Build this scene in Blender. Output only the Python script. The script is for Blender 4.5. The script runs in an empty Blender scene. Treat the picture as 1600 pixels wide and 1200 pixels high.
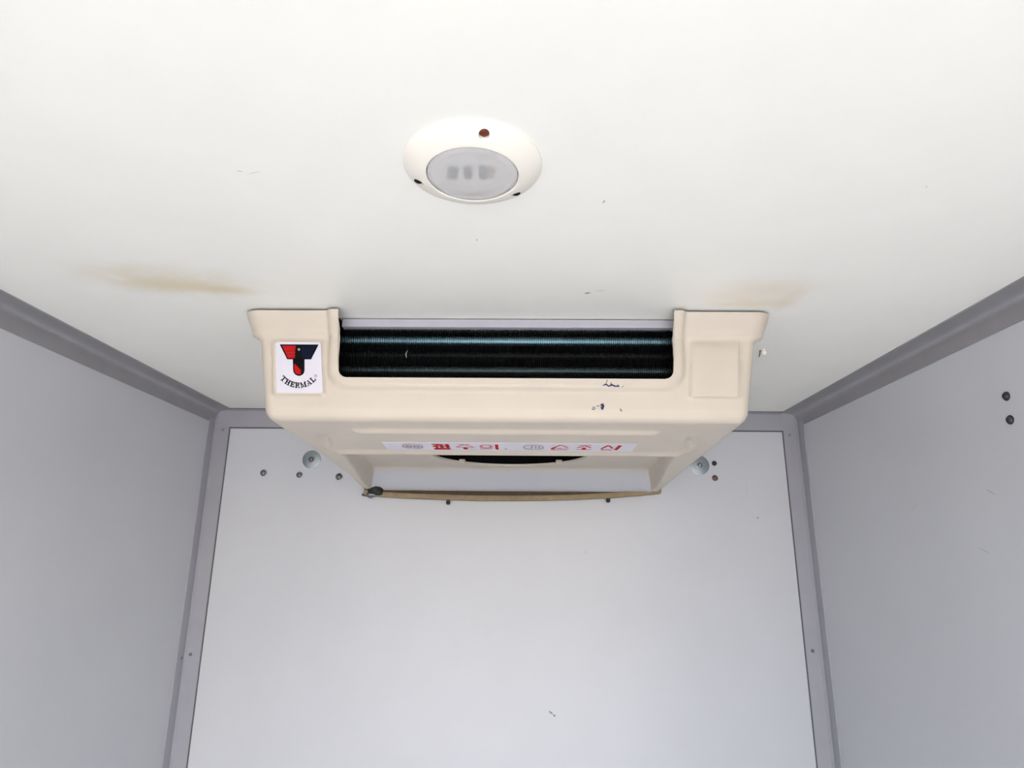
import bpy, bmesh, math, random
from mathutils import Vector, Matrix
random.seed(7)
SC = bpy.context.scene
COL = SC.collection
R = math.radians

# ------------------------------------------------------------------ camera
ZC = 1.30                                   # camera height above the cargo floor
cam_d = bpy.data.cameras.new('camera')
cam = bpy.data.objects.new('camera', cam_d); COL.objects.link(cam)
cam_d.sensor_fit = 'HORIZONTAL'; cam_d.sensor_width = 36.0
cam_d.lens = 1003.25 / 1600 * 36.0
cam_d.clip_start = 0.02
Fw = Vector((-0.01511807, 0.96470494, 0.2628989))
Rt = Vector((0.99986979, 0.01310191, 0.00942045))
Up = Rt.cross(Fw)
cam.matrix_world = Matrix(((Rt.x, Up.x, -Fw.x, 0), (Rt.y, Up.y, -Fw.y, 0), (Rt.z, Up.z, -Fw.z, ZC), (0, 0, 0, 1)))
SC.camera = cam

# ------------------------------------------------------------------ daylight outside the open rear door
world = bpy.data.worlds.new('daylight'); SC.world = world; world.use_nodes = True
wn = world.node_tree.nodes; wl = world.node_tree.links
bg = wn['Background']
sky = wn.new('ShaderNodeTexSky'); sky.sky_type = 'NISHITA'
sky.sun_disc = False; sky.sun_elevation = R(48); sky.sun_rotation = R(150)
sky.air_density = 1.0; sky.dust_density = 3.0; sky.ozone_density = 0.6
wl.new(sky.outputs[0], bg.inputs[0]); bg.inputs[1].default_value = 0.33
sun_d = bpy.data.lights.new('sun', 'SUN'); sun_d.energy = 5.0; sun_d.angle = R(0.6)
sun_d.color = (1.0, 0.97, 0.93)
sun = bpy.data.objects.new('sun', sun_d); COL.objects.link(sun)
sun.rotation_euler = (R(42), 0, R(-28))     # shines forward and down from behind the open door
vs = SC.view_settings
vs.view_transform = 'Standard'; vs.look = 'None'; vs.gamma = 1.0; vs.use_curve_mapping = False
vs.exposure = 1.36

# ------------------------------------------------------------------ helpers
def srgb(r, g, b):
    f = lambda c: (c / 255 / 12.92) if c / 255 <= 0.04045 else ((c / 255 + 0.055) / 1.055) ** 2.4
    return (f(r), f(g), f(b), 1.0)

def mat(name, col, rough=0.5, metal=0.0, spec=0.5, noise=0.0, nscale=40.0, bump=0.0, bscale=300.0, coat=0.0):
    m = bpy.data.materials.new(name); m.use_nodes = True
    nt = m.node_tree; b = nt.nodes['Principled BSDF']
    b.inputs['Base Color'].default_value = col
    b.inputs['Roughness'].default_value = rough
    b.inputs['Metallic'].default_value = metal
    b.inputs['Specular IOR Level'].default_value = spec
    b.inputs['Coat Weight'].default_value = coat
    tc = nt.nodes.new('ShaderNodeTexCoord')
    if noise:
        n = nt.nodes.new('ShaderNodeTexNoise'); n.inputs['Scale'].default_value = nscale; n.inputs['Detail'].default_value = 4
        nt.links.new(tc.outputs['Object'], n.inputs['Vector'])
        mp = nt.nodes.new('ShaderNodeMapRange'); mp.inputs['From Min'].default_value = 0.3; mp.inputs['From Max'].default_value = 0.7
        mp.inputs['To Min'].default_value = 1 - noise; mp.inputs['To Max'].default_value = 1 + noise
        nt.links.new(n.outputs['Fac'], mp.inputs['Value'])
        mx = nt.nodes.new('ShaderNodeMix'); mx.data_type = 'RGBA'; mx.blend_type = 'MULTIPLY'; mx.inputs['Factor'].default_value = 1
        mx.inputs['A'].default_value = col
        nt.links.new(mp.outputs[0], mx.inputs['B'])
        nt.links.new(mx.outputs['Result'], b.inputs['Base Color'])
    if bump:
        n2 = nt.nodes.new('ShaderNodeTexNoise'); n2.inputs['Scale'].default_value = bscale; n2.inputs['Detail'].default_value = 3
        nt.links.new(tc.outputs['Object'], n2.inputs['Vector'])
        bp = nt.nodes.new('ShaderNodeBump'); bp.inputs['Strength'].default_value = bump; bp.inputs['Distance'].default_value = 0.001
        nt.links.new(n2.outputs['Fac'], bp.inputs['Height'])
        nt.links.new(bp.outputs[0], b.inputs['Normal'])
    return m

def add_marks(m, marks):
    """stains / scuffs with a shape of their own: (cx,cy,cz, rx,ry,rz, angle_deg, axis, soft, colour, strength, wobble)"""
    nt = m.node_tree; b = nt.nodes['Principled BSDF']
    geo = nt.nodes.new('ShaderNodeNewGeometry')
    for (c, r, ang, axis, soft, col, strength, wob, wsc) in marks:
        vec = geo.outputs['Position']
        if wob:
            n = nt.nodes.new('ShaderNodeTexNoise'); n.inputs['Scale'].default_value = wsc; n.inputs['Detail'].default_value = 3
            nt.links.new(vec, n.inputs['Vector'])
            s = nt.nodes.new('ShaderNodeVectorMath'); s.operation = 'SUBTRACT'; s.inputs[1].default_value = (0.5, 0.5, 0.5)
            nt.links.new(n.outputs['Color'], s.inputs[0])
            sc = nt.nodes.new('ShaderNodeVectorMath'); sc.operation = 'SCALE'; sc.inputs['Scale'].default_value = wob
            nt.links.new(s.outputs[0], sc.inputs[0])
            ad = nt.nodes.new('ShaderNodeVectorMath'); ad.operation = 'ADD'
            nt.links.new(vec, ad.inputs[0]); nt.links.new(sc.outputs[0], ad.inputs[1]); vec = ad.outputs[0]
        mp = nt.nodes.new('ShaderNodeMapping'); mp.vector_type = 'TEXTURE'
        mp.inputs['Location'].default_value = c
        rot = [0, 0, 0]; rot[axis] = R(ang); mp.inputs['Rotation'].default_value = rot
        mp.inputs['Scale'].default_value = r
        nt.links.new(vec, mp.inputs['Vector'])
        ln = nt.nodes.new('ShaderNodeVectorMath'); ln.operation = 'LENGTH'; nt.links.new(mp.outputs[0], ln.inputs[0])
        mr = nt.nodes.new('ShaderNodeMapRange'); mr.interpolation_type = 'SMOOTHSTEP'
        mr.inputs['From Min'].default_value = 1.0; mr.inputs['From Max'].default_value = 1.0 - soft
        mr.inputs['To Min'].default_value = 0; mr.inputs['To Max'].default_value = strength
        nt.links.new(ln.outputs['Value'], mr.inputs['Value'])
        mx = nt.nodes.new('ShaderNodeMix'); mx.data_type = 'RGBA'; mx.inputs['B'].default_value = col
        nt.links.new(mr.outputs[0], mx.inputs['Factor'])
        bc = b.inputs['Base Color']
        if bc.links:
            src = bc.links[0].from_socket; nt.links.new(src, mx.inputs['A'])
        else:
            mx.inputs['A'].default_value = bc.default_value
        nt.links.new(mx.outputs['Result'], bc)

def wloc(o):
    v = Vector((0, 0, 0))
    while o:
        v = v + o.location; o = o.parent
    return v

def tag(o, label=None, cat=None, group=None, kind=None):
    if label: o['label'] = label
    if cat: o['category'] = cat
    if group: o['group'] = group
    if kind: o['kind'] = kind
    return o

def empty(name, loc, label, cat, group=None):
    o = bpy.data.objects.new(name, None); COL.objects.link(o); o.location = loc
    o.empty_display_size = 0.05
    return tag(o, label, cat, group)

def build(name, bm, material, parent=None, smooth=0.0, origin=None, bevel=0.0, bseg=2):
    """bm holds WORLD coordinates; links one mesh object with its origin at its own middle (or origin)"""
    bmesh.ops.recalc_face_normals(bm, faces=bm.faces[:])
    if bevel:
        es = [e for e in bm.edges if len(e.link_faces) == 2 and e.calc_face_angle(0) > R(30)]
        bmesh.ops.bevel(bm, geom=es, offset=bevel, segments=bseg, affect='EDGES', profile=0.5, clamp_overlap=True)
    if origin is None:
        xs = [v.co for v in bm.verts]
        origin = Vector([(min(c[i] for c in xs) + max(c[i] for c in xs)) / 2 for i in range(3)])
    bmesh.ops.translate(bm, verts=bm.verts[:], vec=-Vector(origin))
    me = bpy.data.meshes.new(name); 
    if smooth:
        for f in bm.faces: f.smooth = True
        for e in bm.edges:
            if len(e.link_faces) == 2 and e.calc_face_angle(0) > R(smooth): e.smooth = False
    bm.to_mesh(me); bm.free()
    me.materials.append(material)
    o = bpy.data.objects.new(name, me); COL.objects.link(o)
    if parent: o.parent = parent
    o.location = Vector(origin) - (wloc(parent) if parent else Vector((0, 0, 0)))
    return o

def box(bm, x0, x1, y0, y1, z0, z1):
    vs_ = [bm.verts.new(c) for c in ((x0,y0,z0),(x1,y0,z0),(x1,y1,z0),(x0,y1,z0),(x0,y0,z1),(x1,y0,z1),(x1,y1,z1),(x0,y1,z1))]
    for f in ((0,3,2,1),(4,5,6,7),(0,1,5,4),(1,2,6,5),(2,3,7,6),(3,0,4,7)): bm.faces.new([vs_[i] for i in f])
    return vs_

def prism(bm, prof, a, b, axis):
    """prof: closed 2-D loop, extruded from a to b along axis ('x': (y,z) / 'y': (x,z) / 'z': (x,y))"""
    def P(u, v, w): return {'x': (w, u, v), 'y': (u, w, v), 'z': (u, v, w)}[axis]
    A = [bm.verts.new(P(u, v, a)) for u, v in prof]; B = [bm.verts.new(P(u, v, b)) for u, v in prof]
    n = len(prof)
    for i in range(n): bm.faces.new([A[i], A[(i+1) % n], B[(i+1) % n], B[i]])
    bm.faces.new(A[::-1]); bm.faces.new(B)

def lathe(bm, prof, c, ax, seg=32, cap=True):
    """prof: [(radius, height along ax)], ax unit vector"""
    ax = Vector(ax).normalized(); t = Vector((1, 0, 0)) if abs(ax.x) < 0.9 else Vector((0, 1, 0))
    u = ax.cross(t).normalized(); v = ax.cross(u); c = Vector(c); rings = []
    for r, h in prof:
        if r < 1e-7: rings.append([bm.verts.new(c + ax * h)])
        else: rings.append([bm.verts.new(c + ax * h + (u * math.cos(2*math.pi*k/seg) + v * math.sin(2*math.pi*k/seg)) * r) for k in range(seg)])
    for a, b in zip(rings, rings[1:]):
        for k in range(seg):
            k2 = (k + 1) % seg
            if len(a) == 1 and len(b) == 1: continue
            if len(a) == 1: bm.faces.new([a[0], b[k2], b[k]])
            elif len(b) == 1: bm.faces.new([a[k], a[k2], b[0]])
            else: bm.faces.new([a[k], a[k2], b[k2], b[k]])
    if cap:
        if len(rings[0]) > 1: bm.faces.new(rings[0][::-1])
        if len(rings[-1]) > 1: bm.faces.new(rings[-1])

def tube(bm, pts, rad, seg=8):
    pts = [Vector(p) for p in pts]; rings = []
    for i, p in enumerate(pts):
        d = (pts[min(i+1, len(pts)-1)] - pts[max(i-1, 0)]).normalized()
        t = Vector((0, 0, 1)) if abs(d.z) < 0.9 else Vector((1, 0, 0))
        u = d.cross(t).normalized(); v = d.cross(u)
        r = rad[i] if isinstance(rad, (list, tuple)) else rad
        rings.append([bm.verts.new(p + (u * math.cos(2*math.pi*k/seg) + v * math.sin(2*math.pi*k/seg)) * r) for k in range(seg)])
    for a, b in zip(rings, rings[1:]):
        for k in range(seg): bm.faces.new([a[k], a[(k+1) % seg], b[(k+1) % seg], b[k]])
    bm.faces.new(rings[0][::-1]); bm.faces.new(rings[-1])

def ss(a, b, x):
    if a == b: return 1.0 if x >= a else 0.0
    t = max(0.0, min(1.0, (x - a) / (b - a))); return t * t * (3 - 2 * t)

# ------------------------------------------------------------------ materials
M_ceil = mat('ceiling_panel', srgb(241, 241, 234), 0.42, noise=0.012, nscale=9, bump=0.05, bscale=90)
M_wall = mat('wall_panel', srgb(196, 198, 203), 0.30, noise=0.012, nscale=6, bump=0.04, bscale=60)
M_back = mat('front_wall_panel', srgb(202, 204, 209), 0.27, noise=0.015, nscale=5, bump=0.05, bscale=40)
M_floor = mat('floor_sheet', srgb(174, 175, 176), 0.5, noise=0.08, nscale=12, bump=0.2)
M_alu = mat('anodised_aluminium', srgb(162, 161, 164), 0.42, metal=0.55, noise=0.03, nscale=20)
M_angle = mat('angle_aluminium', srgb(170, 170, 177), 0.42, metal=0.35, noise=0.03, nscale=20)  # paler and less metallic than the cove's aluminium
M_seal = mat('dark_sealant', srgb(92, 92, 96), 0.7)
M_cover = mat('cream_plastic', srgb(203, 193, 178), 0.42, noise=0.02, nscale=14, bump=0.05, bscale=200)
M_rear = mat('grey_white_plastic', srgb(200, 201, 205), 0.45, noise=0.02, nscale=10)
M_black = mat('black_plastic', srgb(5, 5, 5), 0.8, spec=0.1)
M_fin = mat('coated_fin', srgb(5, 8, 9), 0.5, spec=0.15)
M_coil2 = mat('dim_glint_tube', srgb(62, 78, 80), 0.36, metal=0.8)  # darker copy of the tube colour, carries the dimmer glint
M_coil = mat('teal_coated_tube', srgb(112, 148, 160), 0.36, metal=0.85)
M_plate = mat('galvanised_plate', srgb(178, 177, 186), 0.4, metal=0.1, noise=0.02)
M_strip = mat('tan_foam_strip', srgb(150, 132, 104), 0.8, noise=0.14, nscale=60, bump=0.3)
M_stripd = mat('dark_foam_edge', srgb(84, 68, 48), 0.85, noise=0.2, nscale=50)
M_lump = mat('black_sealant_lump', srgb(40, 42, 34), 0.6, noise=0.3, nscale=150)
M_steel = mat('zinc_steel', srgb(150, 158, 164), 0.38, metal=0.85, noise=0.08, nscale=200)
M_dsteel = mat('dull_steel', srgb(122, 122, 126), 0.34, metal=0.8)
M_rust = mat('rusty_screw', srgb(112, 52, 34), 0.7, metal=0.2, noise=0.25, nscale=300)
M_blued = mat('blackened_steel', srgb(62, 62, 66), 0.45, metal=0.5)
M_brown = mat('browned_steel', srgb(122, 98, 88), 0.45, metal=0.7)
M_dark = mat('dark_hole', srgb(38, 32, 28), 0.8, spec=0.2)
M_white = mat('white_sticker', srgb(214, 211, 221), 0.38)
M_ring = mat('ivory_plastic', srgb(238, 234, 223), 0.35)
M_red = mat('red_ink', srgb(180, 16, 20), 0.6, spec=0.1)
M_pink = mat('faded_red_ink', srgb(205, 80, 84), 0.5)
M_greyink = mat('faded_grey_ink', srgb(150, 118, 124), 0.5)
M_navy = mat('navy_ink', srgb(12, 17, 40), 0.6, spec=0.1)
M_ink = mat('black_ink', srgb(8, 8, 10), 0.6, spec=0.1)
M_pen = mat('blue_pen', srgb(28, 38, 92), 0.5)
M_ground = mat('concrete_yard', srgb(196, 193, 189), 0.9, noise=0.06, nscale=3)
# frosted lens
M_lens = bpy.data.materials.new('frosted_lens'); M_lens.use_nodes = True
_b = M_lens.node_tree.nodes['Principled BSDF']
_b.inputs['Base Color'].default_value = (0.99, 0.99, 1.0, 1); _b.inputs['Roughness'].default_value = 0.20
_b.inputs['Transmission Weight'].default_value = 0.74; _b.inputs['IOR'].default_value = 1.2

def blend_along_y(m, col2, y0, y1):  # mixes the base colour into a second one along Y, noisy edge
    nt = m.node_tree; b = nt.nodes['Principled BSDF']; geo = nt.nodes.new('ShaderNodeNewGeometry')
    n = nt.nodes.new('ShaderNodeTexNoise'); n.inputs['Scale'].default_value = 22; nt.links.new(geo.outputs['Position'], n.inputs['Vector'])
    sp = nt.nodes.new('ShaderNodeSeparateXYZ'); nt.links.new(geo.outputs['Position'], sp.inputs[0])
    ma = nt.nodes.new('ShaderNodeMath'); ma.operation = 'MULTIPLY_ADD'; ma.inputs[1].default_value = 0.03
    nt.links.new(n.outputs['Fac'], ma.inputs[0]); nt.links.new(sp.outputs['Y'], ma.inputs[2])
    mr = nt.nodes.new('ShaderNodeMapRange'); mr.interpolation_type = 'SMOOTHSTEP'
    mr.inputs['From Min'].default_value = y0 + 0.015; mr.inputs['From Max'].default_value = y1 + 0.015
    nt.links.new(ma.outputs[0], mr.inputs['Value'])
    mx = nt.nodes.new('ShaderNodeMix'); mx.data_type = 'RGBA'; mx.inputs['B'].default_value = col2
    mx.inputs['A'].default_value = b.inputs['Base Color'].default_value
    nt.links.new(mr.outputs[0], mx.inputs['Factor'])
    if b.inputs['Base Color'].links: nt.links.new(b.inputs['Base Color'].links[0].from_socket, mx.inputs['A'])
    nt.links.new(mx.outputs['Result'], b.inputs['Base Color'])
M_rear = mat('cream_to_grey', srgb(203, 193, 178), 0.42, noise=0.02, nscale=14)
blend_along_y(M_rear, srgb(190, 192, 197), 1.738, 1.782)  # cream turns to grey towards the rear of the recess

# ------------------------------------------------------------------ the box body
XL, XR, YB, YD = -0.9012, 0.8020, 1.8437, -1.05
H = 0.42; ZT = ZC + H
T = 0.0437
def slab(name, x0, x1, y0, y1, z0, z1, m):
    bm = bmesh.new(); box(bm, x0, x1, y0, y1, z0, z1)
    o = build(name, bm, m); o['kind'] = 'structure'; return o
TH = 0.04
ceiling = slab('ceiling', XL-TH, XR+TH, YD, YB+TH, ZT, ZT+TH, M_ceil)
wall_left = slab('wall_left', XL-TH, XL, YD, YB+TH, 0, ZT, M_wall)
wall_right = slab('wall_right', XR, XR+TH, YD, YB+TH, 0, ZT, M_wall)
wall_back = slab('wall_back', XL, XR, YB, YB+TH, 0, ZT, M_back)
floor = slab('floor', XL-TH, XR+TH, YD, YB+TH, -TH, 0, M_floor)
tag(ceiling, 'white ceiling panel with tan stains beside the cooling unit')
tag(wall_left, 'plain white panel wall on the left'); tag(wall_right, 'white panel wall with two dark screws')
tag(wall_back, 'white panel wall behind the cooling unit'); tag(floor, 'grey floor sheet of the cargo box')
ground = slab('ground', -14, 14, -24, 6, -0.78, -0.72, M_ground); tag(ground, 'pale concrete yard outside the open door')

tan = srgb(204, 182, 118); pale = srgb(218, 192, 150)
cm = []
def cmark(x, y, rx, ry, ang, soft, col, st, wob=0.0, wsc=30): cm.append(((x, y, ZT), (rx, ry, 0.02), ang, 2, soft, col, st, wob, wsc))
cmark(-0.560, 0.930, 0.200, 0.090, 12, 1.0, tan, 0.40, 0.06, 14)
cmark(-0.560, 0.952, 0.130, 0.036, 8, 1.0, tan, 0.34, 0.03, 24)
cmark(-0.480, 0.966, 0.070, 0.026, 8, 1.0, tan, 0.34, 0.02, 30)
cmark(0.385, 0.965, 0.130, 0.085, -8, 1.0, pale, 0.30, 0.05, 16)
cmark(0.395, 1.018, 0.110, 0.036, 3, 1.0, pale, 0.36, 0.03, 24)
cmark(0.440, 1.000, 0.030, 0.070, 0, 1.0, pale, 0.30, 0.02, 30)
dk = srgb(96, 82, 74); gy = srgb(120, 120, 118)
cmark(0.0985, 0.696, 0.0012, 0.0045, 10, 0.5, gy, 0.8)
cmark(-0.0625, 0.794, 0.0011, 0.0035, 0, 0.5, gy, 0.7)
cmark(0.1065, 0.974, 0.0070, 0.0035, -25, 0.7, dk, 0.9)
cmark(0.127, 0.964, 0.013, 0.003, -8, 0.9, gy, 0.3)
cmark(-0.32, 0.633, 0.004, 0.0012, 20, 0.6, gy, 0.5)
cmark(-0.305, 0.636, 0.012, 0.001, -20, 0.6, gy, 0.3)
cmark(0.467, 0.663, 0.0012, 0.0012, 0, 0.5, gy, 0.7)
add_marks(M_ceil, cm)
wb = []
def bmark(x, z, rx, rz, ang, soft, col, st): wb.append(((x, YB, ZC+z), (rx, 0.02, rz), ang, 1, soft, col, st, 0, 0))
bmark(0.081, -0.386, 0.0080, 0.0030, 35, 0.5, gy, 0.9)
bmark(0.090, -0.393, 0.0045, 0.0028, 20, 0.5, dk, 0.9)
bmark(0.6636, 0.1179, 0.0035, 0.0035, 0, 0.6, srgb(150, 140, 112), 0.9)
bmark(0.640, 0.195, 0.0015, 0.03, 0, 0.9, gy, 0.18)
bmark(0.18, 0.02, 0.004, 0.004, 0, 0.9, gy, 0.25)
add_marks(M_back, wb)
wr = []
def rmark(y, z, ry, rz, ang, st): wr.append(((XR, y, ZC+z), (0.02, ry, rz), ang, 0, 0.6, gy, st, 0, 0))
rmark(1.117, 0.118, 0.016, 0.0012, 28, 0.55); rmark(1.16, 0.022, 0.02, 0.0010, 20, 0.4); rmark(1.34, 0.11, 0.02, 0.001, -30, 0.3)
add_marks(M_wall, wr)

# ---- aluminium corner trims
def cove(s, X):                              # along the ceiling, concave moulding
    t = T; e = 0.0025; pts = []
    pts += [(X, ZT), (X + s*t, ZT), (X + s*t, ZT - e)]
    for k in range(1, 9):
        a = math.pi/2 * k / 9               # concave arc, centre out in the room
        pts.append((X + s*(t - (t-e) * math.sin(a) * 0.86 - 0.0*e), ZT - t + (t - e) * (1 - (1 - math.cos(a)) * 0.86 - 0.0) ))
    # keep the arc inside the wedge
    pts = [(X, ZT), (X + s*t, ZT), (X + s*t, ZT - e)]
    n = 10
    for k in range(1, n):
        a = math.pi/2 * k / n
        cx_, cz_ = t, -t; r = t - e
        bx_, bz_ = cx_ - r * math.sin(a), cz_ + r * math.cos(a)
        # blend towards the square corner so the cove is tight
        px_ = bx_ + (e - bx_) * 0.45 * math.sin(2*a); pz_ = bz_ + (-e - bz_) * 0.45 * math.sin(2*a)
        pts.append((X + s*px_, ZT + pz_))
    pts += [(X + s*e, ZT - t), (X, ZT - t)]
    return pts
trims = []
for i, (s, X) in enumerate(((1, XL), (-1, XR))):
    bm = bmesh.new(); prism(bm, cove(s, X), YD, YB - 0.002, 'y')
    o = build('trim_%d' % (i+1), bm, M_alu, smooth=40); o['kind'] = 'structure'
    tag(o, ('left' if s > 0 else 'right') + ' grey aluminium cove along the ceiling edge'); trims.append(o)
    e = 0.003
    prof = [(X, YB), (X + s*T, YB), (X + s*T, YB - e), (X + s*(e+0.006), YB - e), (X + s*e, YB - e - 0.006), (X + s*e, YB - T), (X, YB - T)]
    bm = bmesh.new(); prism(bm, prof, 0, ZT - 0.0015, 'z')
    o = build('trim_%d' % (i+3), bm, M_angle); o['kind'] = 'structure'
    tag(o, ('left' if s > 0 else 'right') + ' grey aluminium angle in the upright corner'); trims.append(o)
bm = bmesh.new()
prism(bm, [(YB, ZT), (YB - 0.012, ZT), (YB - 0.012, ZT - 0.003), (YB - 0.004, ZT - 0.006), (YB - 0.004, ZT - 0.054), (YB, ZT - 0.054)], XL + T, XR - T, 'x')
o = build('trim_5', bm, M_angle); o['kind'] = 'structure'; tag(o, 'grey aluminium strip along the top of the back wall'); trims.append(o)
# dark sealant beads beside the trims (child of their trim)
def bead(tr, x0, x1, y0, y1, z0, z1):
    bm = bmesh.new(); box(bm, x0, x1, y0, y1, z0, z1); build('sealant_bead', bm, M_seal, tr)
bead(trims[1], XL+T, XL+T+0.0028, YB-0.002, YB, 0, ZT-0.054)
bead(trims[3], XR-T-0.0028, XR-T, YB-0.002, YB, 0, ZT-0.054)
bead(trims[4], XL+T, XR-T, YB-0.002, YB, ZT-0.0575, ZT-0.054)
bead(trims[4], XL+T, XR-T, YB-0.0145, YB-0.012, ZT-0.002, ZT)
def rivet(parent, c, ax, r, m, name='rivet'):
    bm = bmesh.new(); lathe(bm, [(r, 0), (r*0.95, r*0.3), (r*0.6, r*0.6), (0, r*0.72)], c, ax, 12)
    return build(name, bm, m, parent, smooth=60)
rivet(trims[1], (-0.874, YB-0.003, ZC+0.357), (0,-1,0), 0.0035, M_steel)
rivet(trims[1], (-0.884, YB-0.003, ZC-0.255), (0,-1,0), 0.0042, M_dsteel)
rivet(trims[1], (XL+0.003, YB-0.021, ZC-0.262), (1,0,0), 0.0036, M_dsteel)
rivet(trims[3], (0.776, YB-0.003, ZC+0.353), (0,-1,0), 0.0042, M_steel)
rivet(trims[3], (0.776, YB-0.003, ZC-0.228), (0,-1,0), 0.0045, M_dsteel)

# ------------------------------------------------------------------ cooling unit (evaporator)
CX = -0.028
unit = empty('cooling_unit', (CX, 1.45, ZT - 0.002), 'cream ceiling cooling unit with a wide dark coil slot', 'cooling unit')
# base profile, front top -> bottom rear : (Y, z) with normal
ZF0, ZF1 = 0.4175, 0.229
def front_y(z): return 1.066 + (0.40 - z) * 0.082
RB = 0.016
def bot_z(y): return 0.229 - 0.060 * (y - 1.080)
YR = 1.828                                   # rear lip of the shell
prof = []                                    # (y, z, ny, nz, tag, param)
zs = [0.4175, 0.414, 0.410, 0.405, 0.400, 0.395, 0.390, 0.387, 0.3845, 0.382, 0.3795, 0.377, 0.374, 0.371, 0.368, 0.365, 0.361, 0.355, 0.345, 0.335, 0.325, 0.3185, 0.3135,
      0.3085, 0.3035, 0.3015, 0.299, 0.296, 0.292, 0.288, 0.284, 0.280, 0.277, 0.2745, 0.272, 0.2695, 0.267, 0.2645, 0.261, 0.257, 0.252, 0.248]
nf = Vector((0, -1, -0.082)).normalized(); nb = Vector((0, -0.06, -1)).normalized()
for z in zs: prof.append((front_y(z), z, nf.y, nf.z, 'f'))
# rounded lower front edge
corner = Vector((0, front_y(0.2285), 0.2285))
c0 = corner + Vector((0, RB*1.0, RB*0.98)) 
for k in range(0, 9):
    a = k / 8; n = (nf * math.cos(a*math.pi/2) + nb * math.sin(a*math.pi/2)).normalized()
    p = c0 + n * RB
    prof.append((p.y, p.z, n.y, n.z, 'c'))
ys0 = prof[-1][0]; zoff = prof[-1][1] - bot_z(ys0)
ys = [ys0 + 0.012, ys0+0.022, 1.135, 1.139, 1.142, 1.145, 1.148, 1.151, 1.155, 1.165, 1.18, 1.20, 1.22, 1.24, 1.26, 1.275, 1.285, 1.293, 1.299, 1.304, 1.308, 1.312, 1.316, 1.320, 1.325, 1.331, 1.338, 1.346, 1.355]
y = 1.366
while y < 1.70: ys.append(y); y += 0.011
while y < YR - 0.004: ys.append(y); y += 0.008
ys.append(YR)
for y in ys: prof.append((y, bot_z(y) + zoff * (1 - ss(ys0, ys0+0.1, y)), nb.y, nb.z, 'b'))

OX0, OX1, OZ = -0.3185, 0.2615, 0.3015       # slot edges
def hw(y, z, k):                              # half width (draft towards the bottom)
    if k == 'b': return 0.4185 + 0.002 * ss(1.1, 1.8, y)
    h = 0.4185 + (z - 0.229) * 0.145
    h += 0.0165 * ss(0.369, 0.382, z) + 0.002 * ss(0.384, 0.4175, z)
    return h
def sdbox(x, z, x0, x1, z0, z1, r):
    cx, cz = (x0+x1)/2, (z0+z1)/2; qx = abs(x-cx) - (x1-x0)/2 + r; qz = abs(z-cz) - (z1-z0)/2 + r
    return math.hypot(max(qx, 0), max(qz, 0)) + min(max(qx, qz), 0) - r
def relief(x, y, z, k):
    if k == 'f':
        d = 0.004 * ss(0.371, 0.380, z) + 0.017 * ss(0.380, 0.4175, z)           # flared collar
        so = sdbox(x, z, OX0, OX1, OZ, 0.60, 0.02)                                # distance outside the slot
        d += 0.009 * (1 - ss(0.014, 0.024, so)) * ss(-0.03, -0.012, z - 0.300)
        base = max(0, 1)
        for (a, b, sh) in ((-0.4370, -0.3450, 0.10), (0.2910, 0.3770, -0.07)):
            sp = sdbox(x - sh * (0.318 - z), z, a, b, 0.2685, 0.385, 0.008)
            d += 0.0065 * (1 - ss(-0.004, 0.0015, sp)) * (1 - ss(0.355, 0.376, z))
        return d
    if k == 'c': return 0.0
    u = x - CX
    # sticker panel: a slightly lower tray between two cheeks
    wp = 0.262 + 0.10 * ss(1.14, 1.32, y)
    d = 0.007 * ss(1.136, 1.150, y) * (1 - ss(wp, wp + 0.03, abs(u))) * (1 - ss(1.300, 1.312, y))
    # little dimple on each cheek
    d -= 0.010 * (1 - ss(0.0, 1.0, math.hypot((abs(u) - 0.352 - 0.25*(y-1.22)) / 0.016, (y - 1.232) / 0.055)))
    d += 0.006 * ss(1.288, 1.296, y) * (1 - ss(1.306, 1.314, y)) * (1 - ss(0.345, 0.36, abs(u)))
    # fan recess
    wi = 0.356 + 0.038 * ss(1.31, 1.80, y)
    dep = 0.026 + 0.060 * (y - 1.31)          # level roof
    sl = 0.016
    inn = ss(0, sl, wi - abs(u)) * ss(1.311, 1.334, y)
    back = 1 - ss(1.735, 1.822, y) ** 1.3
    d -= dep * inn * back
    return d

xs = set()
def addr(a, b, n):
    for i in range(n + 1): xs.add(round(a + (b - a) * i / n, 5))
addr(-0.4475, 0.3915, 84)
for e in (OX0, OX1):
    for k in (-0.026, -0.022, -0.018, -0.014, -0.010, 0.0, 0.010, 0.014, 0.018, 0.022, 0.026): xs.add(round(e + k, 5))
for e in (-0.4405, -0.3420, 0.2895, 0.3765):
    for k in (-0.006, -0.003, 0, 0.003, 0.006): xs.add(round(e + k, 5))
for sd in (-1, 1):
    for k in range(24): xs.add(round(CX + sd * (0.330 + 0.003 * k), 5))
xs = sorted(xs)
xf = [xs[0]]
for x in xs[1:]:
    if x - xf[-1] > 0.0012 or x in (round(OX0, 5), round(OX1, 5)):
        if x in (round(OX0, 5), round(OX1, 5)) and x - xf[-1] <= 0.0012: xf[-1] = x
        else: xf.append(x)
xs = xf
REDGE = 0.018
nx = len(xs); ux = [(x - (-0.4475 + 0.3915)/2) / 0.4195 for x in xs]   # -1..1
FC = Vector((-0.028, 1.528)); FR = 0.187
bm = bmesh.new(); grid = []
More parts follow.
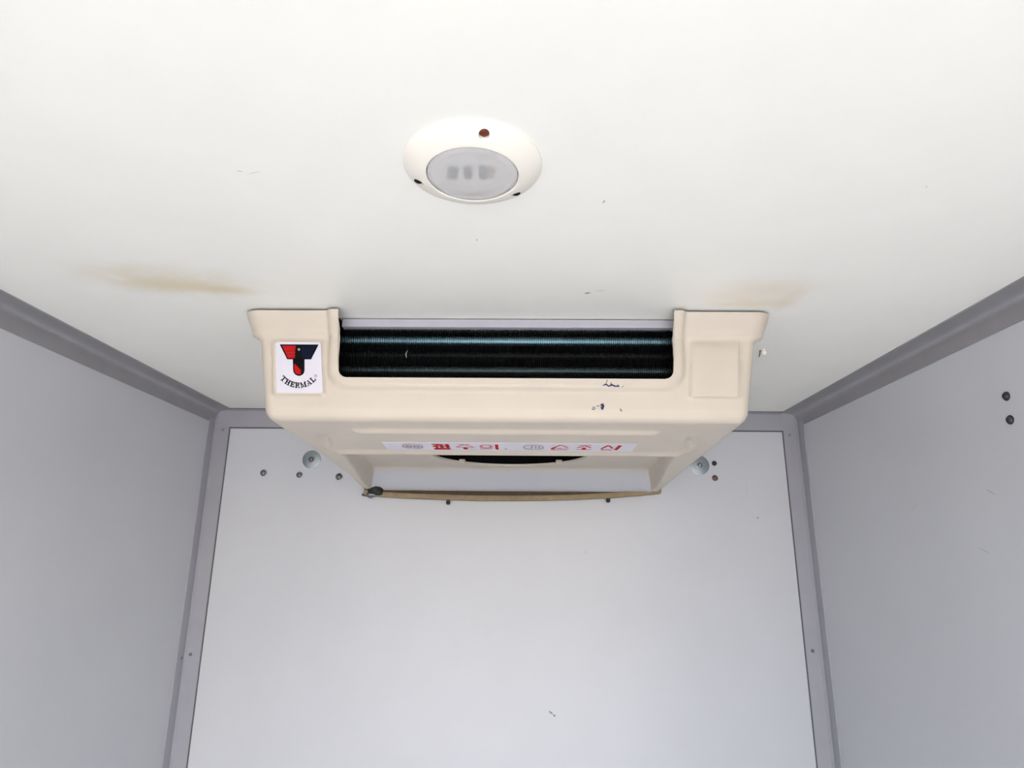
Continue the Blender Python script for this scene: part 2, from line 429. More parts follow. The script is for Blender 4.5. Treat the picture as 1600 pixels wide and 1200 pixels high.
for (y, z, ny, nz, k) in prof:
    h = hw(y, z, k); row = []
    # left rounded edge
    REDGE = 0.018 + 0.013 * (ss(0.372, 0.385, z) if k == 'f' else 0)
    lims = {1: h - REDGE, -1: h - REDGE - (0.011 * ss(1.10, 1.30, y) * (1 - ss(1.58, 1.80, y)) if k == 'b' else 0)}
    def pt(x, th=None, side=0):
        if th is None:
            d = relief(x, y, z, k); return (x, y + ny * d, ZC + z + nz * d)
        lim = lims[side]; d = relief(CX + side*lim, y, z, k)
        px = CX + side * (lim + REDGE * math.sin(th)); off = d - REDGE * (1 - math.cos(th))
        return (px, y + ny * off, ZC + z + nz * off)
    for j in range(6, 0, -1): row.append(bm.verts.new(pt(0, math.pi/2 * j/6, -1)))
    # outer columns are squeezed to the local half width, inner ones keep their x
    for x in xs:
        u = x - CX; a = abs(u); s = 1 if u >= 0 else -1
        w = ss(0.345, 0.4195, a) if a > 0.345 else 0
        xx = CX + s * (a + (lims[s] - 0.4195) * w * (1 if a > 0.345 else 0))
        row.append(bm.verts.new(pt(xx)))
    for j in range(1, 7): row.append(bm.verts.new(pt(0, math.pi/2 * j/6, 1)))
    grid.append(row)
NX = len(grid[0]); cx0 = 6 + xs.index(round(OX0, 5)); cx1 = 6 + xs.index(round(OX1, 5))
oz_i = zs.index(0.3015)
for i in range(len(grid) - 1):
    for j in range(NX - 1):
        if i < oz_i and cx0 <= j < cx1: continue
        q = [grid[i][j], grid[i][j+1], grid[i+1][j+1], grid[i+1][j]]
        if prof[i][4] == 'b' and all((Vector((v.co.x, v.co.y)) - FC).length < FR + 0.010 for v in q): continue
        bm.faces.new(q)
bmesh.ops.remove_doubles(bm, verts=bm.verts[:], dist=0.00005)
bmesh.ops.dissolve_degenerate(bm, edges=bm.edges[:], dist=0.00002)
# rounded slot corners
RC = 0.016
def slot_pt(x, z):
    d = relief(x, front_y(z), z, 'f'); return (x, front_y(z) + nf.y * d, ZC + z + nf.z * d)
slot_edge = []
slot_edge.append((OX0, 0.4175))
for k in range(0, 9):
    a = math.pi + math.pi/2 * k/8; slot_edge.append((OX0 + RC + RC*math.cos(a), OZ + RC + RC*math.sin(a)))
for k in range(0, 9):
    a = 1.5*math.pi + math.pi/2 * k/8; slot_edge.append((OX1 - RC + RC*math.cos(a), OZ + RC + RC*math.sin(a)))
slot_edge.append((OX1, 0.4175))
for (cxx, pts_) in ((OX0, slot_edge[1:10]), (OX1, slot_edge[10:19])):
    cv = bm.verts.new(Vector(slot_pt(cxx, OZ))); pv = [bm.verts.new(slot_pt(*p)) for p in pts_]
    for a, b in zip(pv, pv[1:]): bm.faces.new([cv, a, b])
# lip turned inwards around the slot (shell thickness)
A = [bm.verts.new(slot_pt(*p)) for p in slot_edge]
B = [bm.verts.new(Vector(slot_pt(*p)) + Vector((0, 0.004, 0))) for p in slot_edge]
for i in range(len(A) - 1): bm.faces.new([A[i], A[i+1], B[i+1], B[i]])
# side walls
for side, j in ((-1, 0), (1, NX - 1)):
    ring = [grid[i][j] for i in range(len(grid))]
    top = [bm.verts.new((ring[0].co.x, YR, ZC + ZF0))]
    prev = None
    for i, v in enumerate(ring):
        t_ = bm.verts.new((CX + side * 0.4435, max(v.co.y, prof[0][0] + 0.01), ZC + ZF0))
        if prev and (v.co - prev[0].co).length > 1e-6: 
            try: bm.faces.new([prev[0], v, t_, prev[1]])
            except ValueError: pass
        prev = (v, t_)
# side collars (hang under the ceiling along both flanks)
for side in (-1, 1):
    a, b = CX + side*0.440, CX + side*0.459
    pr = [(min(a,b), ZC+0.381), (max(a,b) - (0.010 if side > 0 else 0), ZC+0.381)] if side > 0 else [(a, ZC+0.381), (b + 0.010, ZC+0.381)]
    prism(bm, [(a, ZC+0.381), (b - side*0.010, ZC+0.381), (b - side*0.003, ZC+0.398), (b, ZC+0.4175), (a, ZC+0.4175)], 1.080, YR, 'y')
cover = build('cover', bm, M_cover, unit, smooth=50)

def front_at(x, z, lift=0.0):
    p = Vector(slot_pt(x, z)); return p + nf * lift
def bottom_at(x, y, lift=0.0):
    zz = bot_z(y) + zoff * (1 - ss(ys0, ys0+0.1, y)); d = relief(x, y, zz, 'b') + lift
    return Vector((x, y + nb.y*d, ZC + zz + nb.z*d))

# ---- rear panel inside the recess, cream blending to grey, and the foam strip on the rear lip
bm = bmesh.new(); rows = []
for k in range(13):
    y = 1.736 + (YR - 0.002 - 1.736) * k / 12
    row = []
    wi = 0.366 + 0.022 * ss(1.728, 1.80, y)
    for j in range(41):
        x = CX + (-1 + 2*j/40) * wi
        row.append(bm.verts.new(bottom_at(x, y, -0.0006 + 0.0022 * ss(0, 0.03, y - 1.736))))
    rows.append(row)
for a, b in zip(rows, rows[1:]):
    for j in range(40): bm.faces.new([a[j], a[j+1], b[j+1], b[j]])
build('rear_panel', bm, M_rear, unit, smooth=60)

# strip: sagging foam gasket along the rear lip
cl = [(-0.442, 0.181), (-0.40, 0.1760), (-0.33, 0.1725), (-0.2077, 0.1690), (-0.12, 0.1675), (-0.0257, 0.1680), (0.07, 0.1695), (0.1558, 0.1725), (0.25, 0.178), (0.3374, 0.1855), (0.392, 0.1915)]
def lerp_line(n):
    out = []
    for i in range(n + 1):
        x = cl[0][0] + (cl[-1][0] - cl[0][0]) * i / n
        for (a, za), (b, zb) in zip(cl, cl[1:]):
            if a <= x <= b + 1e-9: out.append((x, za + (zb - za) * (x - a) / (b - a))); break
    return out
def strip(name, zlo, zhi, y0, y1, m, parent):
    bm = bmesh.new(); pr = None; L = lerp_line(48)
    for x, z in L:
        r = [bm.verts.new(c) for c in ((x, y0, ZC+z+zlo), (x, y0, ZC+z+zhi), (x, y1, ZC+z+zhi), (x, y1, ZC+z+zlo))]
        if pr:
            for k in range(4): bm.faces.new([pr[k], pr[(k+1) % 4], r[(k+1) % 4], r[k]])
        else: bm.faces.new(r[::-1])
        pr = r
    bm.faces.new(pr)
    return build(name, bm, m, parent, bevel=0.0015, smooth=40)
st = strip('foam_strip', -0.0105, 0.0035, 1.814, YB - 0.0005, M_strip, unit)
st['label'] = 'tan foam strip sagging along the rear lower edge'
strip('dark_edge', 0.0030, 0.0135, 1.818, YB - 0.0005, M_stripd, st)
# sealant lump on the left end of the strip
bm = bmesh.new(); bmesh.ops.create_icosphere(bm, subdivisions=3, radius=1.0)
for v in bm.verts:
    n = 1 + 0.12*math.sin(3*v.co.x + 2*v.co.z + 1) + 0.08*math.sin(5*v.co.z + 3*v.co.y) + 0.05*math.sin(9*v.co.x)
    v.co = Vector((-0.412 + v.co.x*n*0.026, 1.812 + v.co.y*n*0.014, ZC + 0.187 + v.co.z*n*0.0165 - 0.25*(v.co.x*0.026)))
build('sealant_lump', bm, M_lump, st, smooth=80)
bm = bmesh.new(); bmesh.ops.create_icosphere(bm, subdivisions=2, radius=1.0)
for v in bm.verts:
    n = 1 + 0.2*math.sin(6*v.co.x + 2)
    v.co = Vector((-0.422 + v.co.x*n*0.026, 1.822 + v.co.y*n*0.012, ZC + 0.171 + v.co.z*n*0.009))
build('sealant_smear', bm, M_dsteel, st, smooth=80)
for (x, z) in ((-0.2050, 0.1545), (0.2445, 0.1640)):
    bm = bmesh.new(); lathe(bm, [(0.0035, 0), (0.0035, -0.008), (0.0062, -0.009), (0.0062, -0.015), (0.004, -0.0185), (0, -0.0195)], (x, 1.828, ZC + z + 0.010), (0, 0, 1), 12)
    build('drain_peg', bm, M_lump, st, smooth=50)

# ---- fan: collar ring, shroud, hub and blades
bm = bmesh.new(); zr = bottom_at(CX, 1.528).z
lathe(bm, [(FR + 0.018, 0.003), (FR + 0.016, -0.0006), (FR + 0.005, -0.0016), (FR + 0.001, -0.0010), (FR, 0.001), (FR, 0.004)], (FC.x, FC.y, zr), (0, 0, 1), 72, cap=False)
ring = build('fan_ring', bm, M_cover, unit, smooth=50)
for sx in (-1, 1):
    bm = bmesh.new(); a = R(90 - sx*43)
    c = Vector((FC.x + math.cos(a)*(FR - 0.003), FC.y + math.sin(a)*(FR - 0.003), zr + 0.004))
    box(bm, c.x - 0.008, c.x + 0.008, c.y - 0.008, c.y + 0.008, c.z - 0.006, c.z + 0.004)
    build('fan_tab', bm, M_cover, ring, bevel=0.002)
bm = bmesh.new()
lathe(bm, [(FR + 0.003, 0.004), (FR + 0.003, 0.12), (0, 0.12)], (FC.x, FC.y, zr), (0, 0, 1), 48, cap=False)
shroud = build('fan_shroud', bm, M_black, unit, smooth=50)
bm = bmesh.new(); lathe(bm, [(0, 0.022), (0.035, 0.024), (0.045, 0.034), (0.045, 0.12)], (FC.x, FC.y, zr), (0, 0, 1), 32, cap=False)
hub = build('fan_hub', bm, M_black, shroud, smooth=50)
for k in range(5):
    bm = bmesh.new(); a0 = 2*math.pi*k/5; g = []
    for i in range(6):
        r = 0.044 + (FR - 0.010 - 0.044) * i / 5; row = []
        for j in range(6):
            a = a0 + (j/5 - 0.5) * R(44) + 0.25 * i/5; hgt = 0.035 + 0.045 * j/5
            row.append(bm.verts.new((FC.x + r*math.cos(a), FC.y + r*math.sin(a), zr + hgt)))
        g.append(row)
    for i in range(5):
        for j in range(5): bm.faces.new([g[i][j], g[i][j+1], g[i+1][j+1], g[i+1][j]])
    ex = bmesh.ops.solidify(bm, geom=bm.faces[:], thickness=0.003)
    build('fan_blade', bm, M_black, shroud, smooth=50)

# ---- coil slot interior
bm = bmesh.new()
x0, x1 = OX0 - 0.012, OX1 + 0.012
for (a, b, c, d, e, f) in ((x0-0.004, x0, 1.082, 1.20, 0.270, 0.4175), (x1, x1+0.004, 1.082, 1.20, 0.270, 0.4175), (x0, x1, 1.196, 1.20, 0.270, 0.4175), (x0, x1, 1.086, 1.196, 0.285, 0.290)):
    box(bm, a, b, c, d, ZC+e, ZC+f)
coil = build('coil_housing', bm, M_black, unit)
bm = bmesh.new(); box(bm, x0 + 0.004, x1, 1.0905, 1.0925, ZC + 0.4032, ZC + 0.4182); box(bm, x0 + 0.004, x1, 1.0925, 1.11, ZC + 0.4032, ZC + 0.4052)
build('mounting_plate', bm, M_plate, unit, bevel=0.0005)
# hundreds of thin fins too fine to pick apart singly: one part
bm = bmesh.new(); x = x0 + 0.004
FT = 0.0007; k = 0
while x < x1 - 0.003:
    dy = random.uniform(-0.0008, 0.0008)
    pf = []
    for i in range(19):
        z = 0.292 + (0.4028 - 0.292) * i / 18
        w = 0.5 + 0.5 * math.cos(2*math.pi * (z - 0.3840) / 0.0285)
        pf.append((1.1015 - 0.0012 * w + dy, ZC + z))
    A = [bm.verts.new((x, p[0], p[1])) for p in pf]; B = [bm.verts.new((x + FT, p[0], p[1])) for p in pf]
    A2 = [bm.verts.new((x, 1.17, p[1])) for p in pf]; B2 = [bm.verts.new((x + FT, 1.17, p[1])) for p in pf]
    for i in range(18):
        bm.faces.new([A[i], B[i], B[i+1], A[i+1]]); bm.faces.new([A2[i], A[i], A[i+1], A2[i+1]]); bm.faces.new([B[i], B2[i], B2[i+1], B[i+1]])
    x += 0.0033
fins = build('coil_fins', bm, M_fin, coil); fins['kind'] = 'stuff'
for z, r, m in ((0.3838, 0.0088, M_coil), (0.3554, 0.0060, M_fin), (0.3270, 0.0085, M_coil2)):  # lower tubes darker in colour so their glints read fainter
    bm = bmesh.new(); lathe(bm, [(r, 0), (r, x1 - x0 - 0.002)], (x0 + 0.001, 1.1035 + r, ZC + z), (1, 0, 0), 24)
    build('coil_tube', bm, m, coil, smooth=40)
# a bent fin in the slot, its pale colour standing in for caught light
bm = bmesh.new(); tube(bm, [(-0.207, 1.0985, ZC+0.347), (-0.2085, 1.0975, ZC+0.352), (-0.2075, 1.098, ZC+0.358), (-0.2055, 1.0985, ZC+0.362)], [0.0004, 0.0009, 0.0007, 0.0003], 6)
build('bent_fin', bm, M_plate, coil)

# ---- logo label on the left pad
def poly(bm, pts, f):
    bm.faces.new([bm.verts.new(f(*p)) for p in pts])
def rrect(x0, x1, z0, z1, r, n=5):
    o = []
    for cx, cz, a0 in ((x1-r, z1-r, 0), (x0+r, z1-r, 90), (x0+r, z0+r, 180), (x1-r, z0+r, 270)):
        for k in range(n+1):
            a = R(a0 + 90*k/n); o.append((cx + r*math.cos(a), cz + r*math.sin(a)))
    return o
PAD = front_at(-0.390, 0.318)
def plate_at(lift):
    base = Vector(slot_pt(-0.390, 0.300))
    def f(x, z):
        dz = z - 0.300
        return Vector((x, base.y + (-0.082) * dz * 1.0, ZC + z)) + nf * lift
    return f
K = 0.00113                                  # metres per pixel of the label
def L(px, py): return (-0.3880 + (px - 469) * K * 0.985 + (py - 576) * K * 0.10, 0.3180 - (py - 576) * 0.001143)
def slabpoly(name, pts, f0, f1, m, parent):
    bm = bmesh.new(); a = [bm.verts.new(f0(*p)) for p in pts]; b = [bm.verts.new(f1(*p)) for p in pts]
    n = len(pts); bm.faces.new(b)
    for i in range(n): bm.faces.new([a[i], a[(i+1) % n], b[(i+1) % n], b[i]])
    return build(name, bm, m, parent)
label = slabpoly('logo_label', [L(*p) for p in rrect(433, 505, 536, 615, 4)], plate_at(-0.002), plate_at(0.0006), M_white, cover)
label['label'] = 'white label with a red and navy T logo above an arc of lettering'
def ink(name, polys, lift, m, parent, mapper=None):
    bm = bmesh.new(); f = mapper or plate_at(lift)
    for p in polys: poly(bm, p, f)
    bmesh.ops.recalc_face_normals(bm, faces=bm.faces[:])
    return build(name, bm, m, parent)
def Z(X, Y): return L(420 + X/12, 525 + Y/12)  # coordinates read off the 12x close-up
# dark outline body of the T
def arc(cx, cy, r, a0, a1, n=10): return [(cx + r*math.cos(R(a0 + (a1-a0)*k/n)), cy + r*math.sin(R(a0 + (a1-a0)*k/n))) for k in range(n+1)]
stem = [(480, 450)] + [(702, 450), (695, 660)] + arc(587, 660, 108, 0, 180)
ink('logo_outline', [[Z(*p) for p in ((238, 180), (978, 180), (825, 460), (372, 460))]], 0.0009, M_ink, label)
ink('logo_stem', [[Z(*p) for p in stem]], 0.0009, M_ink, label)
ink('logo_red_wing', [[Z(*p) for p in ((285, 205), (545, 205), (528, 300), (520, 440), (388, 440))]], 0.0012, M_red, label)
ink('logo_navy_wing', [[Z(*p) for p in ((655, 215), (930, 215), (810, 440), (655, 440))]], 0.0012, M_navy, label)
ink('logo_red_stem', [[Z(*p) for p in [(505, 545), (530, 555), (625, 660), (625, 700)] + arc(587, 655, 85, 60, 180, 8)]], 0.0012, M_red, label)
ink('logo_dot', [[Z(*p) for p in arc(602, 275, 24, 0, 330, 10)]], 0.0013, M_steel, label)
for yy in (265, 330, 385):                     # fine dark lines across the red wing
    ink('logo_line', [[Z(*p) for p in ((300 + (yy-205)*0.42, yy), (535, yy), (535, yy+9), (306 + (yy-205)*0.42, yy+9))]], 0.0013, M_rust, label)
# serif capitals: strokes as quads in a unit box (w x 1)
def q(x0, y0, x1, y1, w):                      # stroke from a to b with width w
    dx, dy = x1-x0, y1-y0; l = math.hypot(dx, dy); nx_, ny_ = -dy/l*w/2, dx/l*w/2
    return [(x0+nx_, y0+ny_), (x1+nx_, y1+ny_), (x1-nx_, y1-ny_), (x0-nx_, y0-ny_)]
def bar(x0, y0, x1, y1, e=0.0): return [(x0-e, y0-e), (x1+e, y0-e), (x1+e, y1+e), (x0-e, y1+e)]
S = 0.08
GL = {
 'T': (0.9, [bar(.36, 0, .54, 1, .035), bar(0, .9, .9, 1, .035), bar(0, .72, .09, 1, .035), bar(.81, .72, .9, 1, .035), bar(.2, 0, .7, S, .035)]),
 'H': (0.95, [bar(.12, 0, .30, 1, .035), bar(.65, 0, .83, 1, .035), bar(.3, .46, .65, .56, .035), bar(0, 0, .42, S, .035), bar(.53, 0, .95, S, .035), bar(0, 1-S, .42, 1, .035), bar(.53, 1-S, .95, 1, .035)]),
 'E': (0.8, [bar(.12, 0, .30, 1, .035), bar(0, 0, .8, .10, .035), bar(0, .9, .76, 1, .035), bar(.3, .46, .58, .56, .035), bar(.71, 0, .8, .30, .035), bar(.68, .72, .76, 1, .035), bar(.52, .36, .58, .66, .035)]),
 'R': (0.92, [bar(.12, 0, .30, 1, .035), bar(0, 0, .42, S, .035), bar(0, .9, .56, 1, .035), bar(.3, .46, .56, .56, .035), bar(.56, .52, .74, .94, .035), q(.48, .5, .80, .02, .17), bar(.7, 0, .94, S, .035)]),
 'M': (1.1, [bar(.10, 0, .19, 1, .035), bar(.84, 0, 1.02, 1, .035), q(.18, 1, .54, .05, .17), q(.88, 1, .54, .05, .09), bar(0, 0, .30, S, .035), bar(.74, 0, 1.12, S, .035), bar(0, 1-S, .24, 1, .035), bar(.84, 1-S, 1.12, 1, .035)]),
 'A': (0.95, [q(.45, 1, .14, 0, .09), q(.47, 1, .80, 0, .19), bar(.24, .3, .68, .39, .035), bar(0, 0, .30, S, .035), bar(.58, 0, .97, S, .035)]),
 'L': (0.8, [bar(.12, 0, .30, 1, .035), bar(0, 0, .8, .10, .035), bar(0, 1-S, .42, 1, .035), bar(.71, 0, .8, .34, .035)]),
}
cxx, cyy, RR = 575, 545, 395
hgt = 96
word = 'THERMAL'; gap = 14
tot = sum(GL[c][0]*hgt + gap for c in word) - gap
pos = -tot/2 - 10
for c in word:
    w, st_ = GL[c]; mid = pos + w*hgt/2; th = mid / RR * 0.985   # angle along the smile
    ux_, uy_ = math.cos(th), -math.sin(th)     # baseline direction (image y down): rising to the right of the middle
    vx_, vy_ = -math.sin(th), -math.cos(th)    # up direction, towards the arc centre
    bx_, by_ = cxx + math.sin(th)*(RR+hgt*0.5), cyy + math.cos(th)*(RR+hgt*0.5)
    polys = [[Z(bx_ + (px-w/2)*hgt*ux_ + py*hgt*vx_, by_ + (px-w/2)*hgt*uy_ + py*hgt*vy_) for px, py in s] for s in st_]
    bm = bmesh.new(); f = plate_at(0.0010)
    for i, p in enumerate(polys): poly(bm, p, plate_at(0.0010 + 0.00002*i))
    build('letter', bm, M_ink, label)
    pos += w*hgt + gap
bm = bmesh.new(); f = plate_at(0.0010)
o_ = arc(903, 765, 27, 0, 360, 14); i_ = arc(903, 765, 20, 0, 360, 14)
for k in range(14): poly(bm, [Z(*o_[k]), Z(*o_[k+1]), Z(*i_[k+1]), Z(*i_[k])], f)
for s in (bar(895, 752, 900, 780), bar(900, 752, 910, 757), bar(906, 757, 911, 765), bar(900, 764, 910, 768)): poly(bm, [Z(*p) for p in s], f)
build('registered_mark', bm, M_greyink, label)

# ---- blue pen scribbles on the front face
def fpx(px, py): return (0.1549 + (px-955)*0.001115, 0.2905 - (py-603)*0.001125)
def scribble(pts, r):
    bm = bmesh.new(); n = len(pts)
    tube(bm, [front_at(*fpx(*p), lift=0.0002) for p in pts], r, 6); build('pen_mark', bm, M_pen, cover)
scribble([(941, 604), (946, 602), (950, 605), (955, 603), (960, 605), (965, 605)], [0.0007, 0.0016, 0.0012, 0.0017, 0.0013, 0.0008])
scribble([(945, 602), (947, 598), (948, 595)], [0.0008, 0.0008, 0.0004])
scribble([(953, 603), (954, 599)], [0.0009, 0.0005]); scribble([(963, 605), (964, 603), (966, 606)], [0.0012, 0.0014, 0.0008])
scribble([(970, 607), (973, 604)], [0.0004, 0.0004])
scribble([(938, 633), (941, 632), (942, 635), (940, 637), (941, 640)], [0.0014, 0.0028, 0.0024, 0.0028, 0.0016])
scribble([(931, 634), (936, 634)], [0.0004, 0.0007]); scribble([(925, 639), (926, 636), (929, 636), (930, 638), (927, 640), (925, 639)], 0.0007)
scribble([(968, 638), (969, 641), (971, 642)], [0.0005, 0.0010, 0.0006])

# ---- red-lettered warning sticker on the underside panel
sy0, sy1 = 1.2135, 1.2800
bm = bmesh.new(); a = []
def under(lift):
    base = bottom_at(CX, 1.245)
    return lambda x, y: Vector((x, y, base.z - 0.060*(y - 1.245))) + nb * lift
pts = [(-0.2680, sy0), (0.2215, sy0), (0.2215, sy1), (-0.2680, sy1)]
ws = slabpoly('warning_sticker', pts, under(-0.001), under(0.0005), M_white, cover)
ws['label'] = 'long white sticker with red lettering on the underside'
def strokes(cx, w, segs, m, wid=0.0042, h=0.043):
    """segs in a unit box, x right, y up (up = towards the front edge)"""
    bm = bmesh.new()
    for i, s in enumerate(segs):
        x0, y0, x1, y1 = s[:4]; k = s[4] if len(s) > 4 else 1
        qd = q(x0*w, y0*h, x1*w, y1*h, wid*k)
        if (qd[1][0]-qd[0][0])*(qd[2][1]-qd[0][1]) - (qd[1][1]-qd[0][1])*(qd[2][0]-qd[0][0]) > 0: qd = qd[::-1]
        poly(bm, [(cx - w/2 + px, 1.2465 + h/2 - py) for px, py in qd], under(0.0008 + 0.00002*i))
    o = build('glyph', bm, m, ws); return o
def circ(cx, cy, rx, ry, n=14): 
    P = [(cx + rx*math.cos(2*math.pi*k/n), cy + ry*math.sin(2*math.pi*k/n)) for k in range(n+1)]
    return [(a[0], a[1], b[0], b[1]) for a, b in zip(P, P[1:])]
strokes(-0.2135, 0.040, circ(.5, .5, .48, .46, 20) + circ(.32, .5, .12, .22, 8) + circ(.68, .5, .12, .22, 8) + [(.1,.5,.9,.5)], M_greyink, 0.0022)
strokes(-0.1560, 0.036, [(.0,.95,.42,.95,1.2), (.08,.6,.42,.9,1.2), (.0,.55,.4,.55), (.22,.5,.22,.3), (.5,1,.5,.3,1.3), (.5,.65,.75,.65), (.82,1,.82,.3,1.4), (.1,.2,.85,.2,1.3), (.1,.0,.85,.0,1.3), (.1,0,.1,.2,1.3), (.85,0,.85,.2,1.3)], M_red, 0.0052)
strokes(-0.1105, 0.036, [(.2,.95,.8,.95,.7), (.5,.92,.05,.5,.8), (.5,.92,.95,.5,.8), (0,.4,1,.4,.8)], M_pink, 0.0040)
strokes(-0.1105, 0.036, [(.5,.4,.5,.02,1.8)], M_red, 0.0050)
strokes(-0.0690, 0.026, circ(.5,.62,.42,.30,12) + [(0,.1,1,.18,.8)], M_pink, 0.0046)
strokes(-0.0480, 0.006, [(.5,1,.5,0,1)], M_red, 0.0062)
strokes(-0.0305, 0.006, [(.5,.02,.5,.2,1)], M_greyink, 0.0044)
strokes(0.0235, 0.040, circ(.5,.5,.48,.46,20) + [(.42,.25,.42,.8), (.42,.8,.62,.8), (.62,.8,.62,.3), (.78,.85,.78,.3), (.1,.28,.42,.28)], M_greyink, 0.0022)
strokes(0.0760, 0.034, [(.5,1,.08,.35,1.2), (.5,1,.95,.45,.9), (.5,.4,.5,.25), (.0,.25,1,.25,.8), (.08,.22,.08,.0,1.5), (.08,.0,.9,.0,.8)], M_pink, 0.0044)
strokes(0.0760, 0.034, [(.24,.55,.02,.2,1.1)], M_red, 0.0050)
strokes(0.1230, 0.030, [(.1,.95,.9,.95), (.5,.9,.05,.45), (.5,.9,.95,.45), (0,.12,1,.12,.8)], M_pink, 0.0044)
strokes(0.1230, 0.030, [(.5,.5,.5,.12,1.6)], M_red, 0.0050)
strokes(0.1680, 0.022, [(.5,1,.0,.3,1.1), (.5,1,1,.4,.9)], M_red, 0.0044)
strokes(0.1680, 0.022, [(.1,.2,1.0,.2), (.1,.0,1.0,.0), (.1,0,.1,.2)], M_pink, 0.0040)
strokes(0.1885, 0.008, [(.75,1,.25,.05,1.2)], M_red, 0.0062)

# ------------------------------------------------------------------ round ceiling lamp
LX, LY = -0.0555, 0.6205
lamp = empty('ceiling_lamp', (LX, LY, ZT), 'round ivory ceiling lamp with a frosted lens', 'lamp')
RO, RI, HL = 0.0765, 0.0505, 0.0135
ringprof = [(RO, 0.0), (RO, -0.0022), (RO - 0.0015, -0.0042), (RO - 0.010, -0.0082), (RI + 0.006, -HL), (RI + 0.0012, -HL - 0.0008), (RI, -HL), (RI, 0.0)]
bm = bmesh.new(); lathe(bm, ringprof, (LX, LY, ZT), (0, 0, 1), 96, cap=False)
ring_o = build('lamp_ring', bm, M_ring, lamp, smooth=35)
SCREWS = [(755, 212, -0.0395, 0.5575), (656, 284, -0.1190, 0.6415), (806, 303, -0.0040, 0.6700)]
cut = bmesh.new()
ang0 = [math.atan2(0.5575-LY, -0.0395-LX), math.atan2(0.6415-LY, -0.1190-LX), math.atan2(0.6700-LY, -0.0040-LX)]
RS = 0.0660
for a in ang0:
    lathe(cut, [(0.0056, -0.003), (0.0056, -0.03)], (LX + RS*math.cos(a), LY + RS*math.sin(a), ZT), (0, 0, 1), 20)
bmesh.ops.recalc_face_normals(cut, faces=cut.faces[:])
cme = bpy.data.meshes.new('cut'); cut.to_mesh(cme); cut.free()
cob = bpy.data.objects.new('cut', cme); COL.objects.link(cob)
bmod = ring_o.modifiers.new('b', 'BOOLEAN'); bmod.object = cob; bmod.operation = 'DIFFERENCE'; bmod.solver = 'EXACT'
bpy.context.view_layer.update()
dg = bpy.context.evaluated_depsgraph_get()
nm = bpy.data.meshes.new_from_object(ring_o.evaluated_get(dg)); ring_o.modifiers.clear(); ring_o.data = nm
bpy.data.objects.remove(cob); bpy.data.meshes.remove(cme)
for a, m in zip(ang0, (M_rust, M_dark, M_dark)):
    c = (LX + RS*math.cos(a), LY + RS*math.sin(a), ZT)
    bm = bmesh.new(); lathe(bm, [(0.0053, -0.0032), (0.0053, -0.0068), (0.0042, -0.0080), (0.0015, -0.0082), (0.0012, -0.0072), (0, -0.0072)], c, (0, 0, 1), 16, cap=False)
    build('screw', bm, m, ring_o, smooth=40)
# lens: a shallow frosted dish with a thickened border
bm = bmesh.new()
lathe(bm, [(0, -HL - 0.0062), (0.018, -HL - 0.0058), (0.032, -HL - 0.0044), (0.041, -HL - 0.0020), (0.0435, -HL - 0.0022), (0.047, -HL - 0.0018), (0.0495, -HL + 0.0002), (0.0495, -HL + 0.003),
           (0.040, -HL + 0.0015), (0.032, -HL - 0.0020), (0.018, -HL - 0.0034), (0, -HL - 0.0038)], (LX, LY, ZT), (0, 0, 1), 64, cap=False)
build('lamp_lens', bm, M_lens, lamp, smooth=45)
bm = bmesh.new(); lathe(bm, [(0.0495, -0.0085), (0.042, -0.0030), (0.0, -0.0025)], (LX, LY, ZT), (0, 0, 1), 48, cap=False)
refl = build('reflector', bm, M_ring, lamp, smooth=50)
M_led = mat('led_chip', srgb(26, 24, 22), 0.5); M_led2 = mat('led_chip_amber', srgb(150, 124, 84), 0.5)
for i, (px, w, m) in enumerate(((-0.0775, 0.0062, M_led), (-0.0605, 0.0046, M_led), (-0.0440, 0.0046, M_led), (-0.0350, 0.0036, M_led2))):
    bm = bmesh.new(); box(bm, px - w, px + w, LY - 0.0052, LY + 0.0052, ZT - 0.0158, ZT - 0.0025)
    build('led_module', bm, m, refl, bevel=0.0034, bseg=3)

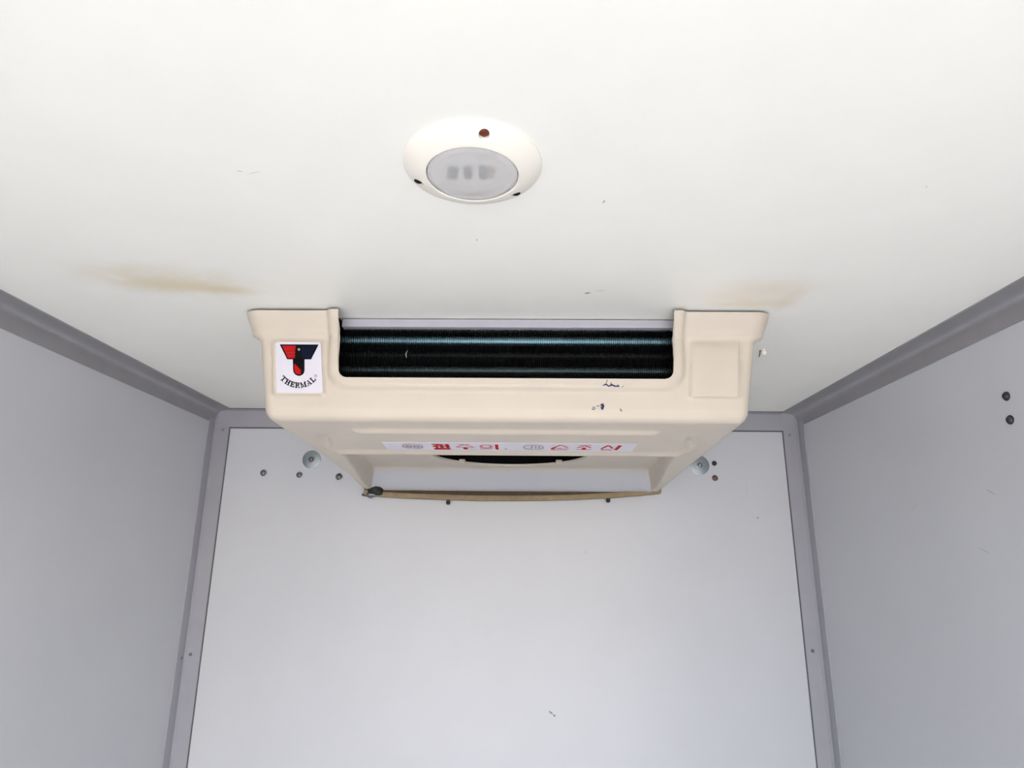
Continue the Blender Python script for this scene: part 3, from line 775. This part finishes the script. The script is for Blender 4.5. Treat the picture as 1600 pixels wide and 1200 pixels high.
# ------------------------------------------------------------------ screws in the walls and ceiling
def wall_screw(name, c, ax, r, label, m, washer=0.0, group=None, mw=None):
    root = empty(name, c, label, 'screw', group); ax = Vector(ax)
    off = 0.0
    if washer:
        bm = bmesh.new(); lathe(bm, [(washer, 0), (washer, 0.0012), (washer*0.93, 0.0018), (0, 0.0018)], c, ax, 28)
        build('washer', bm, mw or M_steel, root, smooth=40); off = 0.0016
    bm = bmesh.new(); lathe(bm, [(r*1.15, off), (r*1.15, off + r*0.16), (r*0.92, off + r*0.22), (r*0.80, off + r*0.62), (r*0.48, off + r*0.85), (r*0.2, off + r*0.88), (r*0.17, off + r*0.62), (0, off + r*0.62)], c, ax, 14)
    build('screw_head', bm, m, root, smooth=40)
    return root
BY = (0, -1, 0)
wall_screw('washer_screw', (-0.6069, YB, ZC+0.2724), BY, 0.0075, 'large round steel washer and screw left of the cooling unit', M_dsteel, 0.0265, 'washer screws on the back wall')
wall_screw('washer_screw', (0.5109, YB, ZC+0.2641), BY, 0.0075, 'large steel washer and screw half hidden right of the cooling unit', M_steel, 0.0275, 'washer screws on the back wall')
wall_screw('wall_screw', (-0.7423, YB, ZC+0.2325), BY, 0.0085, 'small grey screw on back wall nearest the left corner trim', M_dsteel, group='small screws on the back wall')
wall_screw('wall_screw', (-0.6380, YB, ZC+0.2277), BY, 0.0078, 'small grey screw just below the left steel washer', M_dsteel, group='small screws on the back wall')
wall_screw('wall_screw', (-0.5229, YB, ZC+0.2231), BY, 0.0090, 'small grey screw between left steel washer and foam strip', M_dsteel, group='small screws on the back wall')
wall_screw('wall_screw', (0.5533, YB, ZC+0.2700), BY, 0.0062, 'tiny dark screw just right of the right steel washer', M_blued, group='small screws on the back wall')
wall_screw('wall_screw', (0.5521, YB, ZC+0.2279), BY, 0.0075, 'small rusty screw below right steel washer', M_brown, group='small screws on the back wall')
wall_screw('panel_screw', (XR, 1.0403, ZC+0.2674), (-1, 0, 0), 0.0068, 'upper dark screw of the pair on the right wall', M_blued, group='dark screws on the right wall')
wall_screw('panel_screw', (XR, 1.0421, ZC+0.2279), (-1, 0, 0), 0.0068, 'lower dark screw of the pair on the right wall', M_blued, group='dark screws on the right wall')
# white plug with a dark pin on the ceiling, right of the unit
plug = empty('ceiling_plug', (0.4950, 1.268, ZT), 'tiny white plastic plug on the ceiling right of the cooling unit', 'plug')
bm = bmesh.new(); lathe(bm, [(0.0042, 0), (0.0042, -0.003), (0.0066, -0.004), (0.0072, -0.008), (0.005, -0.0115), (0, -0.0128)], (0.4965, 1.262, ZT), (0, 0, 1), 16)
build('plug_cap', bm, M_ring, plug, smooth=50)
bm = bmesh.new(); tube(bm, [(0.490, 1.262, ZT-0.001), (0.4885, 1.2625, ZT-0.009), (0.486, 1.263, ZT-0.016)], [0.0009, 0.0010, 0.0007], 8)
build('plug_pin', bm, M_dark, plug)
